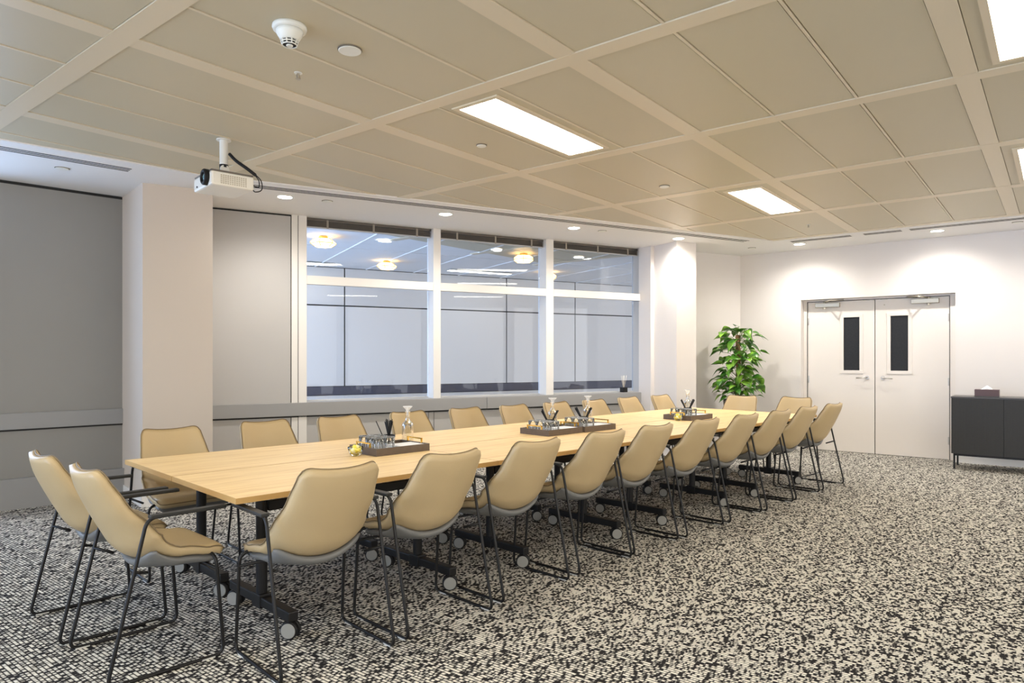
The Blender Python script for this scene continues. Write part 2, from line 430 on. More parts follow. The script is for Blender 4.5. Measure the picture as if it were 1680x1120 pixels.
# door wall with a recessed double door
DY0, DY1, DZ = 1.067, 2.968, 2.176
b = MB()
b.box(XD, XD+.25, YR, DY0, 0, CEIL); b.box(XD, XD+.25, DY1, KY+.2, 0, CEIL); b.box(XD, XD+.25, DY0, DY1, DZ, CEIL)
struct(b.build('wall_door', 'wall_white'))
b = MB()
b.box(XD+.135, XD+.19, DY0+.001, DY0+.078, 0, DZ-.001); b.box(XD+.135, XD+.19, DY1-.052, DY1-.001, 0, DZ-.001); b.box(XD+.135, XD+.19, DY0+.079, DY1-.053, 2.149, DZ-.001)
b.box(XD+.20, XD+.24, DY0+.001, DY1-.001, 0, DZ-.001)
struct(b.build('trim_9', 'door_cream'))
def door(n, y0, y1, hs):
    """hs=+1: hinges at y1 (left leaf); -1: hinges at y0"""
    d = bpy.data.objects.new('door_%d' % n, None); C.objects.link(d); struct(d); d.location = (XD+.15, 0, 0); d.scale = (1, 1.0045, 1.003)
    ya = y1 if hs > 0 else y0; ym = y0 if hs > 0 else y1      # hinge side, meeting side
    gy0, gy1 = (2.212, 2.417) if hs > 0 else (1.615, 1.825)
    z0, z1 = 1.157, 1.905
    b = MB()
    for bx in ((0, .045, y0, gy0, .006, 2.137), (0, .045, gy1, y1, .006, 2.137), (0, .045, gy0, gy1, .006, z0), (0, .045, gy0, gy1, z1, 2.137)): b.box(*bx)
    b.build('door_leaf', 'door_cream', d)
    b = MB(); b.box(.012, .03, gy0, gy1, z0, z1); b.build('vision_panel', 'dark_glass', d)
    b = MB()
    for bx in ((-.008, .01, gy0-.045, gy0, z0-.02, z1+.0), (-.008, .01, gy1, gy1+.045, z0-.02, z1), (-.010, .01, gy0-.05, gy1+.05, z0-.045, z0), (-.008, .01, gy0-.045, gy1+.045, z1, z1+.04)): b.box(*bx, bev=.002)
    b.build('glazing_frame', 'door_cream', d)
    hy = ym+hs*.095
    b = MB(); Rx = Matrix.Translation((0, hy, 1.06)) @ Matrix.Rotation(-PI/2, 4, 'Y')
    b.cyl(.027, 0, .010, M=Rx, bev=.002)
    b.tube(fillet([(-.005, hy, 1.06), (-.055, hy, 1.06), (-.06, hy+hs*.125, 1.052)], .02), .0095, 10)
    b.build('door_handle', 'steel', d)
    for hz in (.25, 1.02, 1.86):
        b = MB(); b.tube([(-.006, ya, hz-.05), (-.006, ya, hz+.05)], .008, 8); b.box(-.003, .002, ya-.02, ya+.02, hz-.05, hz+.05); b.build('hinge', 'steel', d)
    c0, c1_ = (2.46, 2.79) if hs > 0 else (1.255, 1.575)
    b = MB(); b.box(-.055, -.001, c0, c1_, 2.055, 2.118, bev=.006); cl = b.build('door_closer', 'brushed_steel', d)
    b = MB(); cy = (c0+c1_)/2+hs*.04
    b.cyl(.018, 2.03, 2.135, M=Matrix.Translation((-.03, cy, 0)))
    b.tube([(-.03, cy, 2.13), (-.20, cy-hs*.10, 2.138)], .010, 8); b.tube([(-.20, cy-hs*.10, 2.140), (-.02, cy-hs*.25, 2.15)], .008, 8)
    b.build('closer_arm', 'brushed_steel', cl)
    b = MB(); b.box(-.006, .02, ym+hs*.06, ym+hs*.15, 2.131, 2.145); b.build('top_bolt', 'brushed_steel', d)
    if hs < 0:
        b = MB(); b.cyl(.009, 0, .006, M=Matrix.Translation((0, 1.93-.03, 2.06)) @ Matrix.Rotation(-PI/2, 4, 'Y')); b.build('screw_cap', 'brushed_steel', d)
door(1, 2.0225, 2.900, 1)
door(2, 1.141, 2.0125, -1)
b = MB(); b.box(XD+.160, XD+.162, 2.0235, 2.0295, 0, 2.14); b.box(XD+.130, XD+.1345, 1.141, 1.148, 0, 2.152); b.box(XD+.130, XD+.1345, 2.911, 2.918, 0, 2.152); b.box(XD+.130, XD+.1345, 1.148, 2.911, 2.1455, 2.152); struct(b.build('trim_10', 'black_gap'))

# rear and right walls behind the camera, with added openings for ceiling fill light
b = MB()
b.box(XR-.2, XR, YR, 8.4, 0, .35); b.box(XR-.2, XR, YR, 8.4, 2.75, CEIL)
for y in (YR, -2.2, .3, 2.8, 5.3, 8.0): b.box(XR-.2, XR, y, y+.25, .35, 2.75)
struct(b.build('wall_rear', 'wall_white'))
b = MB()
b.box(XR, XD+.2, YR-.2, YR, 0, .35); b.box(XR, XD+.2, YR-.2, YR, 2.75, CEIL)
for x in (XR, -1.4, .9, 3.2, 5.5, 7.8, 10.2): b.box(x, x+.3, YR-.2, YR, .35, 2.75)
struct(b.build('wall_right', 'wall_white'))

# ------------------------------------------------------------------ room beyond the glass
BD = 4.3
b = MB(); b.box(-5.0, 9.0, .21, BD+.2, -.1, 0, M=MW); struct(b.build('floor_beyond', 'beyond_floor'))
b = MB(); b.box(-2.2, 9.0, .21, BD+.2, CEIL+.012, CEIL+.1, M=MW)  # cut short at the left end, opened to let daylight brighten this room
b.box(-2.2, 9.0, 2.05, 2.07, CEIL+.006, CEIL+.013, M=MW)
for i in range(2, 14):
    b.box(-3.3+.9*i-.0125+.15, -3.3+.9*i+.0125+.15, .22, BD, CEIL+.002, CEIL+.013, M=MW)
struct(b.build('ceiling_beyond', 'beyond_ceiling'))
b = MB(); b.box(-5.0, 9.0, BD, BD+.2, 0, CEIL+.1, M=MW); struct(b.build('wall_beyond', 'black_gap'))
b = MB()
xs = [-3.4, .057, 3.283, 4.907, 8.0]
xs = [-4.9, -3.17, .057, 3.283, 4.907, 8.9]
for x0, x1 in zip(xs[:-1], xs[1:]):
    b.box(x0+.012, x1-.012, BD-.02, BD-.001, 2.262, CEIL, M=MW); b.box(x0+.012, x1-.012, BD-.02, BD-.001, .845, 2.238, M=MW)
    b.box(x0+.001, x1-.001, BD-.02, BD-.001, 0, .68, M=MW)
struct(b.build('wall_panel_beyond', 'beyond_panel'))
b = MB(); b.box(-4.9, 8.9, BD-.03, BD-.001, .69, .835, M=MW); struct(b.build('trim_11', 'beyond_band'))
b = MB(); b.box(8.9, 9.0, .21, BD, 0, CEIL, M=MW); struct(b.build('wall_beyond_end', 'beyond_panel'))
def pendant(s_, d_, label):
    t = thing('hexagonal_ceiling_lamp', label, 'lamp', Wp(s_, d_, CEIL), aW, 'glowing hexagonal lamps beyond the windows')
    b = MB(); b.cyl(.06, -.03, 0, 12); b.build('ceiling_rose', 'gold', t)
    b = MB(); b.lathe([(0, -.028), (.11, -.03), (.165, -.07), (.165, -.09), (.11, -.13), (0, -.13)], 6, smooth=False); b.build('lamp_shade', 'pendant_glow', t)
    b = MB()
    for k in range(6):
        a1 = 2*PI*k/6; c_, s2 = math.cos(a1), math.sin(a1)
        b.tube([(.11*c_, .11*s2, -.03), (.167*c_, .167*s2, -.07), (.167*c_, .167*s2, -.09), (.11*c_, .11*s2, -.132)], .004, 6)
    b.tube([(.167*math.cos(2*PI*k/6), .167*math.sin(2*PI*k/6), -.09) for k in range(6)], .004, 6, closed=True)
    b.build('shade_frame', 'gold', t)
pendant(-1.02, 1.25, 'glowing hexagonal lamp beyond glass at left pane edge, highest')
pendant(.42, 3.05, 'glowing hexagonal lamp beyond glass in middle of left pane')
pendant(1.98, 1.28, 'glowing hexagonal lamp beyond glass at right of middle pane')
pendant(3.50, 3.05, 'glowing hexagonal lamp beyond glass at left edge of right pane')
for s_, d_, lb in ((-.23, 1.17, 'round recessed lamp beyond the left window pane'), (1.43, 1.10, 'round recessed lamp beyond the middle window pane'), (2.92, 1.19, 'round recessed lamp beyond the right window pane')):
    t = thing('round_downlight', lb, 'lamp', Wp(s_, d_, CEIL), aW, 'round lamps in the ceiling beyond the glass')
    b = MB(); b.lathe([(.075, 0), (.095, -.006), (.10, 0)], 24); b.build('trim_ring', 'plastic_white', t)
    b = MB(); b.cyl(.078, -.004, -.001, 24); b.build('lamp_disc', 'linear_glow', t)
for s_, w_, lb in ((1.72, 1.25, 'long white strip lamp beyond the middle window pane'), (-1.60, 1.35, 'long white strip lamp beyond the left window pane')):
    t = thing('strip_lamp', lb, 'lamp', Wp(s_, 3.55 if s_ > 0 else 3.8, CEIL), aW, 'white strip lamps beyond the glass')
    b = MB(); b.box(0, w_, -.08, .08, -.012, 0, bev=.003); b.build('lamp_housing', 'plastic_white', t)
    b = MB(); b.box(.01, w_-.01, -.07, .07, -.0165, -.0125); b.build('diffuser', 'linear_glow', t)

# ------------------------------------------------------------------ ceiling fittings
def panel_light(x0, y0, lb):
    t = thing('ceiling_light', lb, 'lamp', (x0, y0, CEIL), 0, 'recessed light panels in the metal ceiling')
    b = MB()
    w, h = 1.25, .30; e = .035
    for bx in ((-e, w+e, -e, 0), (-e, w+e, h, h+e), (-e, 0, 0, h), (w, w+e, 0, h)): b.box(*bx, -.002, .006)
    b.build('frame', 'ceiling_band', t)
    b = MB(); b.box(.001, w-.001, .001, h-.001, -.001, .005); b.build('diffuser', 'panel_light', t)
vis = {(3.20, 2.68): 'long bright ceiling light panel nearest the middle of the table', (6.40, 2.18): 'bright ceiling light panel above the far end of the table',
       (3.21, -.045): 'bright ceiling light panel cut by the top right frame edge', (6.44, -.04): 'bright ceiling light panel at the right frame edge, nearer the doors'}
for (x, y), lb in vis.items(): panel_light(x, y, lb)
for x, y in ((.03, 2.68), (.03, -.045), (-3.1, 2.68), (-3.1, -.045), (.03, -3.2), (3.2, -3.2), (6.4, -3.2), (-3.1, -3.2)):
    panel_light(x, y, 'ceiling light panel behind or beside the camera')

def downlight(x, y, lb, power=48, rad=.066):
    t = thing('downlight', lb, 'lamp', (x, y, CEIL-.004), 0, 'round downlights in the ceiling margin')
    b = MB(); b.lathe([(rad, 0), (rad+.004, -.006), (rad+.016, -.004), (rad+.018, 0)], 28); b.build('trim_ring', 'plastic_white', t)
    b = MB(); b.cyl(rad, -.004, -.0015, 24); b.build('lamp_disc', 'down_lamp', t)
    l = bpy.data.lights.new('downlight_beam', 'SPOT'); l.energy = power; l.spot_size = math.radians(160); l.spot_blend = 1.0; l.color = (1, .95, .88); l.shadow_soft_size = .04
    lo = bpy.data.objects.new('downlight_beam', l); C.objects.link(lo); lo.parent = t; lo.location = (0, 0, -.03)
downlight(3.86, 5.91, 'lit round downlight just right of the projector')
downlight(5.41, 5.245, 'lit round downlight above the left window mullion')
downlight(6.95, 4.595, 'lit round downlight above the right window mullion')
downlight(8.42, 3.93, 'lit round downlight washing the white column by the windows', 70)
downlight(9.87, 2.82, 'lit round downlight left of the double doors')
downlight(9.90, 1.20, 'lit round downlight above the right door')
downlight(9.90, -.45, 'lit round downlight outside the frame past the sideboard')

def disc(x, y, r, lb, z=CEIL+.004):
    t = thing('ceiling_disc', lb, 'ceiling fitting', (x, y, z), 0, 'small round ceiling covers')
    b = MB(); b.cyl(r+.004, -.003, 0, 28); b.build('gasket', 'ceiling_gap', t)
    b = MB(); b.cyl(r, -.010, -.003, 28, bev=.003); b.build('cover', 'plastic_white', t)
disc(2.235, 2.845, .058, 'large round white cover beside the smoke detector')
disc(3.846, 3.359, .036, 'small round cover left of the nearest light panel')
disc(5.809, 2.849, .045, 'small round cover between the two light panels')
for x, y, lb in ((2.128, 6.454, 'small round cover below the left air slot'), (4.226, 5.735, 'small round cover right of projector downlight'), (7.332, 4.43, 'small round cover above the right window pane'),
              (9.80, 3.45, 'small round cover in the far ceiling corner'), (9.85, .40, 'small round cover above the sideboard, at right')):
    disc(x, y, .05, lb, CEIL-.004)
def sprinkler(x, y, lb):
    t = thing('sprinkler', lb, 'sprinkler', (x, y, CEIL+.005), 0, 'sprinkler heads')
    b = MB(); b.cyl(.022, -.004, 0, 16); b.build('escutcheon', 'plastic_white', t)
    b = MB(); b.cyl(.007, -.03, -.004, 10); b.cyl(.014, -.036, -.033, 12); b.tube([(.008, 0, -.01), (.012, 0, -.024), (.004, 0, -.034)], .002, 5); b.tube([(-.008, 0, -.01), (-.012, 0, -.024), (-.004, 0, -.034)], .002, 5)
    b.build('sprinkler_head', 'brushed_steel', t)
sprinkler(2.239, 3.30, 'tiny sprinkler head in the ceiling panel near the smoke detector')
sprinkler(8.55, 2.34, 'tiny sprinkler head in the ceiling towards the doors')
t = thing('smoke_detector', 'white smoke detector hanging from the ceiling panel, upper left', 'smoke detector', (1.90, 2.87, CEIL+.006))
b = MB(); b.lathe([(0, 0), (.078, 0), (.080, -.012), (.076, -.022), (.06, -.024), (0, -.024)], 36); b.build('mount_base', 'plastic_white', t)
b = MB(); b.lathe([(0, -.024), (.064, -.024), (.060, -.04), (.044, -.066), (.038, -.070), (0, -.070)], 36); b.build('detector_body', 'plastic_white', t)
b = MB(); b.cyl(.034, -.088, -.070, 24); b.build('sensor_chamber', 'black_plastic', t)
b = MB()
for k in range(10):
    a1 = 2*PI*k/10; b.tube([(.040*math.cos(a1), .040*math.sin(a1), -.068), (.034*math.cos(a1), .034*math.sin(a1), -.090)], .0032, 6)
for r_, z_ in ((.0375, -.079), (.0335, -.090)): b.tube([(r_*math.cos(2*PI*k/24), r_*math.sin(2*PI*k/24), z_) for k in range(24)], .003, 6, closed=True)
b.cyl(.016, -.097, -.088, 16, bev=.003); b.build('cage', 'plastic_white', t)

# ------------------------------------------------------------------ projector
t = thing('projector', 'white ceiling projector on a short pole with black cable', 'projector', (2.588, 4.729, CEIL), math.radians(-9))
zt, zb = -.262, -.372
b = MB(); b.box(-.15, .15, -.18, .18, zb, zt-.012, bev=.014); body = b.build('projector_body', 'projector_white', t)
b = MB(); b.box(-.146, .146, -.176, .176, zt-.012, zt-.001, bev=.004); b.build('top_plate', 'projector_dark', body)
b = MB(); Mx = Matrix.Translation((-.15, -.095, -.312)) @ Matrix.Rotation(-PI/2, 4, 'Y')
b.lathe([(.034, -.01), (.056, -.01), (.056, .022), (.050, .030), (.036, .030), (.034, .016)], 28, M=Mx); ln_ = b.build('lens_ring', 'black_plastic', t)
b = MB(); b.lathe([(.036, .012), (.02, .022), (0, .026)], 24, M=Mx); b.build('lens', 'lens_glass', ln_)
b = MB()
for i in range(12):
    for k in range(5):
        x = -.085+i*.0155; z = -.295-k*.0135; b.box(x, x+.009, -.1825, -.179, z-.009, z)
b.build('vent_grille', 'brushed_steel', body)
b = MB(); b.cyl(.007, 0, .004, 12, M=Matrix.Translation((-.151, .10, -.345)) @ Matrix.Rotation(-PI/2, 4, 'Y')); b.build('sensor', 'black_plastic', body)
b = MB(); b.cyl(.0285, -.185, 0.004, 24); b.cyl(.05, -.004, .004, 24); b.build('pole', 'projector_white', t)
b = MB(); b.cyl(.030, -.20, -.178, 20); b.box(-.026, .026, -.012, .020, -.245, -.19, bev=.006); b.build('swivel_joint', 'black_plastic', t)
b = MB(); b.cyl(.033, 0, .016, 24, M=Matrix.Translation((.0, -.012, -.215)) @ Matrix.Rotation(PI/2, 4, 'X'), bev=.003); b.box(-.07, .09, -.03, .03, -.260, -.250, bev=.003)
b.tube([(-.06, -.02, -.256), (.08, .05, -.256)], .007, 6); b.tube([(.08, -.04, -.256), (.02, .0, -.246)], .007, 6); b.build('mount_bracket', 'projector_white', t)
b = MB(); b.tube(spline([(.03, -.03, -.10), (.06, -.08, -.155), (.11, -.15, -.215), (.155, -.19, -.262)], 16), .012, 8)
b.tube(spline([(.15, -.19, -.255), (.19, -.205, -.30), (.20, -.19, -.36), (.165, -.16, -.375), (.15, -.14, -.35)], 16), .004, 6)
b.tube(spline([(.15, -.185, -.258), (.175, -.20, -.30), (.18, -.185, -.345), (.15, -.15, -.33)], 16), .004, 6)
b.build('cable', 'black_plastic', t)

# ------------------------------------------------------------------ tables
TZ = .72; TL = 1.58; TW = .80
def make_table():
    t = thing('folding_table', '', 'table')
    b = MB(); b.box(.001, TL-.001, .001, TW-.001, TZ-.026, TZ, bev=.0012); b.build('tabletop', 'oak', t)
    b = MB()
    for x0, x1, y0, y1 in ((.0, TL, 0, .0025), (0, TL, TW-.0025, TW), (0, .0025, .003, TW-.003), (TL-.0025, TL, .003, TW-.003)):
        b.box(x0, x1, y0, y1, TZ-.0255, TZ+.0003)
    b.build('edge_banding', 'oak_edge', t)
    for x in (.30, 1.28):
        b = MB(); b.cyl(.028, .10, TZ-.045, 20, M=Matrix.Translation((x, TW/2, 0))); b.box(x-.032, x+.032, TW/2-.045, TW/2+.045, .075, .145, bev=.004); lg = b.build('leg', 'black_metal', t)
        b = MB(); b.box(x-.03, x+.03, TW/2-.28, TW/2+.28, TZ-.046, TZ-.027, bev=.003); b.build('top_bracket', 'black_metal', t)
        b = MB(); b.box(x-.026, x+.026, TW/2-.34, TW/2+.34, .086, .134, bev=.006); b.build('foot_bar', 'black_metal', t)
        for y in (TW/2-.31, TW/2+.31):
            a1 = random.uniform(.45, 1.15)
            R = Matrix.Translation((x, y, .043)) @ Matrix.Rotation(a1, 4, 'Z') @ Matrix.Rotation(PI/2, 4, 'Y')
            b = MB()
            b.cyl(.043, -.026, -.006, 24, M=R, bev=.004); b.cyl(.043, .006, .026, 24, M=R, bev=.004)
            b.cyl(.012, .06, .09, 12, M=Matrix.Translation((x, y, 0))); b.box(-.010, .010, -.02, .035, .02, .075, M=Matrix.Translation((x, y, 0)) @ Matrix.Rotation(a1, 4, 'Z'))
            cs = b.build('caster', 'black_plastic', t)
            for q0, q1 in ((-.031, -.0262), (.0262, .031)):
                b = MB(); b.cyl(.036, q0, q1, 24, M=R, bev=.002); b.build('wheel_cap', 'caster_grey', cs)
    b = MB(); b.box(.33, 1.25, TW/2-.018, TW/2+.018, .555, .605, bev=.003); b.build('stretcher', 'black_metal', t)
    return t
proto = make_table()
pos = ['nearest the camera', 'second from the camera', 'third from the camera', 'nearest the doors']
first = True
for r_, (n0, side) in enumerate(((2.99, 'row facing the camera'), (3.795, 'window-side row'))):
    for i in range(4):
        o = proto if first else copy_tree(proto); first = False
        o.location = S(1.254+i*(TL+.002), n0); o.rotation_euler = (0, 0, aT)
        o['label'] = 'oak folding table, %s, %s' % (pos[i], side); o['category'] = 'table'; o['group'] = 'oak folding tables pushed together'

# ------------------------------------------------------------------ chairs
def make_chair():
    t = thing('conference_chair', '', 'chair')
    NV, NU = 34, 18
    prof = spline([(0, -.035, .868), (0, -.005, .775), (0, .035, .685), (0, .078, .600), (0, .125, .520), (0, .195, .474), (0, .300, .466), (0, .400, .472), (0, .465, .474), (0, .500, .456)], 120)
    def wid(v):        # half width along the profile
        pts = [(0, .180), (.15, .198), (.35, .222), (.46, .234), (.58, .230), (.72, .234), (1, .228)]
        for (a, x), (c, y) in zip(pts[:-1], pts[1:]):
            if v <= c: f = (v-a)/(c-a); return x+(y-x)*f
        return pts[-1][1]
    def wrap(v):
        pts = [(0, .034), (.20, .058), (.40, .096), (.52, .096), (.68, .034), (.82, .004), (1, -.006)]
        for (a, x), (c, y) in zip(pts[:-1], pts[1:]):
            if v <= c: f = (v-a)/(c-a); f = f*f*(3-2*f); return x+(y-x)*f
        return pts[-1][1]
    def frame(v):
        u_ = max(0, min(1, v))*120; k = min(int(u_), 119); f = u_-k
        p = prof[k].lerp(prof[k+1], f); tg = (prof[min(k+2, 120)]-prof[max(k-1, 0)]).normalized()
        nrm = Vector((0, -tg.z, tg.y))      # towards the sitter
        if nrm.z < 0 and nrm.y < 0: nrm = -nrm
        return p, nrm
    def pt(u_, v, off):
        p, nrm = frame(v); w = wid(v)
        return Vector((u_*w, p.y, p.z))+nrm*(wrap(v)*abs(u_)**2.1+off)
    def vrange(u_):
        a = abs(u_); uc = .76
        c = 0 if a < uc else 1-math.sqrt(max(0, 1-((a-uc)/(1-uc))**2))
        return .048*c+.012*(1-a*a), 1-.070*c-.006*a*a
    def shell(v_lo, v_hi, off_f, off_b, name, mat, uscale=1.0, edge=.35):
        b = MB(); F = []; Bk = []
        for i in range(NV+1):
            rf, rb = [], []
            for k in range(NU+1):
                u_ = -1+2*k/NU; u_ = math.copysign(abs(u_)**.85, u_)
                a, c = vrange(u_)
                lo = a if v_lo is None else v_lo+a*.6; hi = c if v_hi is None else v_hi*c
                v = lo+(hi-lo)*i/NV
                e = min(1, (1-abs(u_))/.16); e2 = min(1, min(i, NV-i)/3.0)
                g = edge+(1-edge)*math.sqrt(max(0, min(e, 1))*max(.0, min(e2, 1)))
                mid = (off_f+off_b)/2; hf = (off_f-off_b)/2*g
                rf.append(b.bm.verts.new(pt(u_*uscale, v, mid+hf))); rb.append(b.bm.verts.new(pt(u_*uscale, v, mid-hf)))
            F.append(rf); Bk.append(rb)
        for i in range(NV):
            for k in range(NU):
                b.bm.faces.new((F[i][k], F[i][k+1], F[i+1][k+1], F[i+1][k])); b.bm.faces.new((Bk[i][k], Bk[i+1][k], Bk[i+1][k+1], Bk[i][k+1]))
        for k in range(NU):
            b.bm.faces.new((F[0][k], Bk[0][k], Bk[0][k+1], F[0][k+1])); b.bm.faces.new((F[NV][k], F[NV][k+1], Bk[NV][k+1], Bk[NV][k]))
        for i in range(NV):
            b.bm.faces.new((F[i][0], F[i+1][0], Bk[i+1][0], Bk[i][0])); b.bm.faces.new((F[i][NU], Bk[i][NU], Bk[i+1][NU], F[i+1][NU]))
        return b.build(name, mat, t, smooth=True)
    sh = shell(None, None, .018, -.030, 'upholstered_shell', 'leather', edge=.62)
    # seam around the edge
    loop = []
    M_ = 40
    for k in range(M_+1):
        u_ = -1+2*k/M_; loop.append((u_, vrange(u_)[0]))
    for k in range(1, M_): loop.append((1, vrange(1)[0]+(vrange(1)[1]-vrange(1)[0])*k/M_))
    for k in range(M_+1):
        u_ = 1-2*k/M_; loop.append((u_, vrange(u_)[1]))
    for k in range(1, M_): loop.append((-1, vrange(1)[1]-(vrange(1)[1]-vrange(1)[0])*k/M_))
    b = MB(); b.tube([pt(u_*1.006, v, .009) for u_, v in loop], .003, 6, closed=True)
    b.build('edge_seam', 'leather_seam', sh)
    shell(.52, .94, -.027, -.068, 'under_shell', 'shell_grey', uscale=.92, edge=.3)
    hw = .27; r = .0078
    for s_ in (-1, 1):
        path = fillet([(s_*hw, .30, .667), (s_*hw, .148, .667), (s_*hw, -.005, r), (s_*hw, .470, r), (s_*hw*.985, .435, .452), (s_*.17, .425, .462)], .045, 6)
        b = MB(); b.tube(path, r, 10)
        # stay from the rear leg into the shell
        b.tube([(s_*hw, .096, .452), (s_*.215, .165, .425)], r*.9, 8)
        fr = b.build('sled_leg', 'black_metal', t)
        for y in (.05, .40):
            b = MB(); b.box(s_*hw-.008, s_*hw+.008, y-.03, y+.03, .0, .010, bev=.003); b.build('glide', 'glide_grey', fr)
        b = MB(); b.box(s_*hw-.019, s_*hw+.019, .155, .475, .662, .678, bev=.004); b.build('armrest', 'arm_plastic', t)
    b = MB(); b.tube([(-hw*.985, .437, .395), (hw*.985, .437, .395)], .007, 8); b.build('crossbar', 'black_metal', t)
    return t
chair = make_chair(); used = False
def place(p, rot, label, group):
    global used
    o = chair if not used else copy_tree(chair); used = True
    o.location = (p.x, p.y, 0); o.rotation_euler = (0, 0, rot); o['label'] = label; o['category'] = 'chair'; o['group'] = group
near = [(1.566, 2.640, -1.2), (2.198, 2.650, .5), (2.859, 2.688, 0), (3.518, 2.704, .5), (4.121, 2.725, 0), (4.770, 2.716, .4), (5.417, 2.710, 0), (6.041, 2.700, .3), (6.678, 2.715, 0), (7.337, 2.720, 0)]
ords = ['nearest the camera', 'second', 'third', 'fourth', 'fifth', 'sixth', 'seventh', 'eighth', 'ninth', 'tenth and farthest']
for i, (s_, n_, dr) in enumerate(near):
    place(S(s_, n_), aT+math.radians(dr), 'beige leather armchair, %s along the camera side of the table' % ords[i], 'chairs along the camera side of the table')
far = [(1.60, 4.86), (2.279, 4.93), (2.877, 4.90), (3.561, 4.91), (4.206, 4.90), (4.805, 4.86), (5.435, 4.86), (6.045, 4.84), (6.73, 4.87), (7.40, 4.86)]
behind = ['beside the pillar at the near table end', 'in front of the grey wall panel', 'in front of the left window jamb', 'behind the first carafe', 'just right of the first carafe', 'below the middle window pane',
          'behind the second carafe', 'right of the third carafe', 'under the reed diffuser', 'before the white column']
for i, (s_, n_) in enumerate(far):
    place(S(s_, n_), aT+PI+math.radians((0, 1, 0, 1, 0, 1, 0, 0, 0, 0)[i]), 'beige leather armchair on the table\'s window side, %s' % behind[i], 'chairs along the window side of the table')
place(Vector((1.205, 3.889, 0)), math.radians(-5-90), 'beige leather armchair at the near table end, closer to the grey wall', 'chairs at the two ends of the table')
place(Vector((1.172, 3.262, 0)), math.radians(-5-90), 'beige leather armchair at the near table end, closer to the camera', 'chairs at the two ends of the table')
place(Vector((8.47, 3.10, 0)), math.radians(-6.8+90+3), 'beige leather armchair at the far table end, in front of the plant', 'chairs at the two ends of the table')
place(Vector((8.50, 2.46, 0)), math.radians(-6.8+90-3), 'beige leather armchair at the far table end, in front of the left door', 'chairs at the two ends of the table')

# ------------------------------------------------------------------ trays and what stands on them
TR = [(2.41, 3.645, 'nearest tray on the table, with glasses, napkin paper and gold handles'), (3.985, 3.632, 'left one of the two dark trays that touch in mid table'),
      (4.415, 3.618, 'right one of the two dark trays that touch in mid table'), (5.965, 3.560, 'farthest dark tray on the table, toward the doors')]
TLn, TWn = .415, .315
def make_tray():
    t = thing('serving_tray', '', 'tray')
    b = MB(); b.box(0, TLn, 0, TWn, 0, .010)
    for bx in ((0, TLn, 0, .010), (0, TLn, TWn-.010, TWn), (0, .010, .010, TWn-.010), (TLn-.010, TLn, .010, TWn-.010)): b.box(*bx, .010, .048, bev=.001)
    b.build('tray_body', 'tray_wood', t)
    for x in (.006, TLn-.006):
        b = MB(); b.box(x-.004, x+.004, .075, .085, .04, .078); b.box(x-.004, x+.004, .230, .240, .04, .078); b.box(x-.004, x+.004, .075, .240, .070, .078)
        b.build('handle', 'gold', t)
    return t
tray0 = make_tray()
def make_tumbler():
    t = thing('tumbler', '', 'glass')
    b = MB(); b.lathe([(0, .004), (.030, .002), (.034, .006), (.038, .098), (.0345, .0985)], 20); b.build('glass_body', 'clear_glass', t)
    b = MB(); b.tube([(.0358*math.cos(2*PI*k/20),   .0368*math.sin(2*PI*k/20), .098) for k in range(20)], .0016, 5, closed=True)
    for k in range(10):
        a1 = 2*PI*k/10; b.tube([(.0335*math.cos(a1), .0335*math.sin(a1), .006), (.0362*math.cos(a1), .0362*math.sin(a1), .06)], .0013, 4)
    b.build('cut_rim_highlight', 'frost', t)  # whitish tubes paint highlights onto the glass rim and cuts
    return t
tum0 = make_tumbler()
def make_holder():
    t = thing('stirrer_pot', '', 'pot')
    b = MB(); b.lathe([(0, .002), (.033, .002), (.038, .010), (.040, .082)], 24); b.build('pot_body', 'clear_glass', t)
    b = MB(); b.lathe([(.0405, .072), (.0425, .074), (.0425, .090), (.036, .090), (.036, .072)], 24); b.build('pot_rim', 'black_plastic', t)
    return t
def stirrers(t, mode, seed):
    rnd = random.Random(seed); n_ = 22 if mode == 'full' else 12
    for k in range(n_):
        if mode == 'full':
            a1 = rnd.uniform(0, 2*PI); ln_ = rnd.uniform(.05, .09)*.35; tx, ty = math.cos(a1)*ln_, math.sin(a1)*ln_
            bx_, by_ = -tx*.4, -ty*.4; top = .185
        else:
            sd = -1 if k < n_/2 else 1; tx = sd*rnd.uniform(.045, .060); ty = -sd*rnd.uniform(.030, .050); bx_, by_ = -sd*.004, sd*.012; top = .17
        if mode == 'full' and k == 0: tx, ty = -.075, .04
        b = MB(); b.tube([(bx_, by_, .014), (tx, ty, top+rnd.uniform(-.01, .01))], .0032 if mode == 'full' else .0045, 5); b.build('stirrer', 'black_plastic', t)
def make_carafe():
    t = thing('carafe', '', 'carafe')
    b = MB(); b.lathe([(0, .0), (.036, 0), (.041, .006), (.041, .07), (.041, .130), (.0405, .138), (.036, .150), (.024, .160), (.017, .168), (.0155, .184), (.0155, .222), (.020, .230)], 28)
    b.build('carafe_body', 'clear_glass', t)
    b = MB(); b.lathe([(0, .0075), (.036, .009), (.036, .135), (0, .135)], 24); b.build('water', 'water', t)
    b = MB(); b.lathe([(0, .205), (.0115, .206), (.013, .236), (.017, .250), (.033, .262), (.034, .270), (.028, .272), (0, .268)], 24, smooth=True); b.build('stopper', 'frost', t)
    b = MB(); b.tube([(.0335*math.cos(2*PI*k/20), .0335*math.sin(2*PI*k/20), .268) for k in range(20)], .0012, 5, closed=True)
    b.tube([(.018*math.cos(2*PI*k/20), .018*math.sin(2*PI*k/20), .230) for k in range(20)], .0014, 5, closed=True); b.build('rim_glint', 'paper', t)  # opaque white rings stand in for glints on stopper and lip
    return t
car0 = make_carafe()
traynm = ['on the nearest tray', 'on the left one of the paired trays', 'on the right one of the paired trays', 'on the farthest tray']
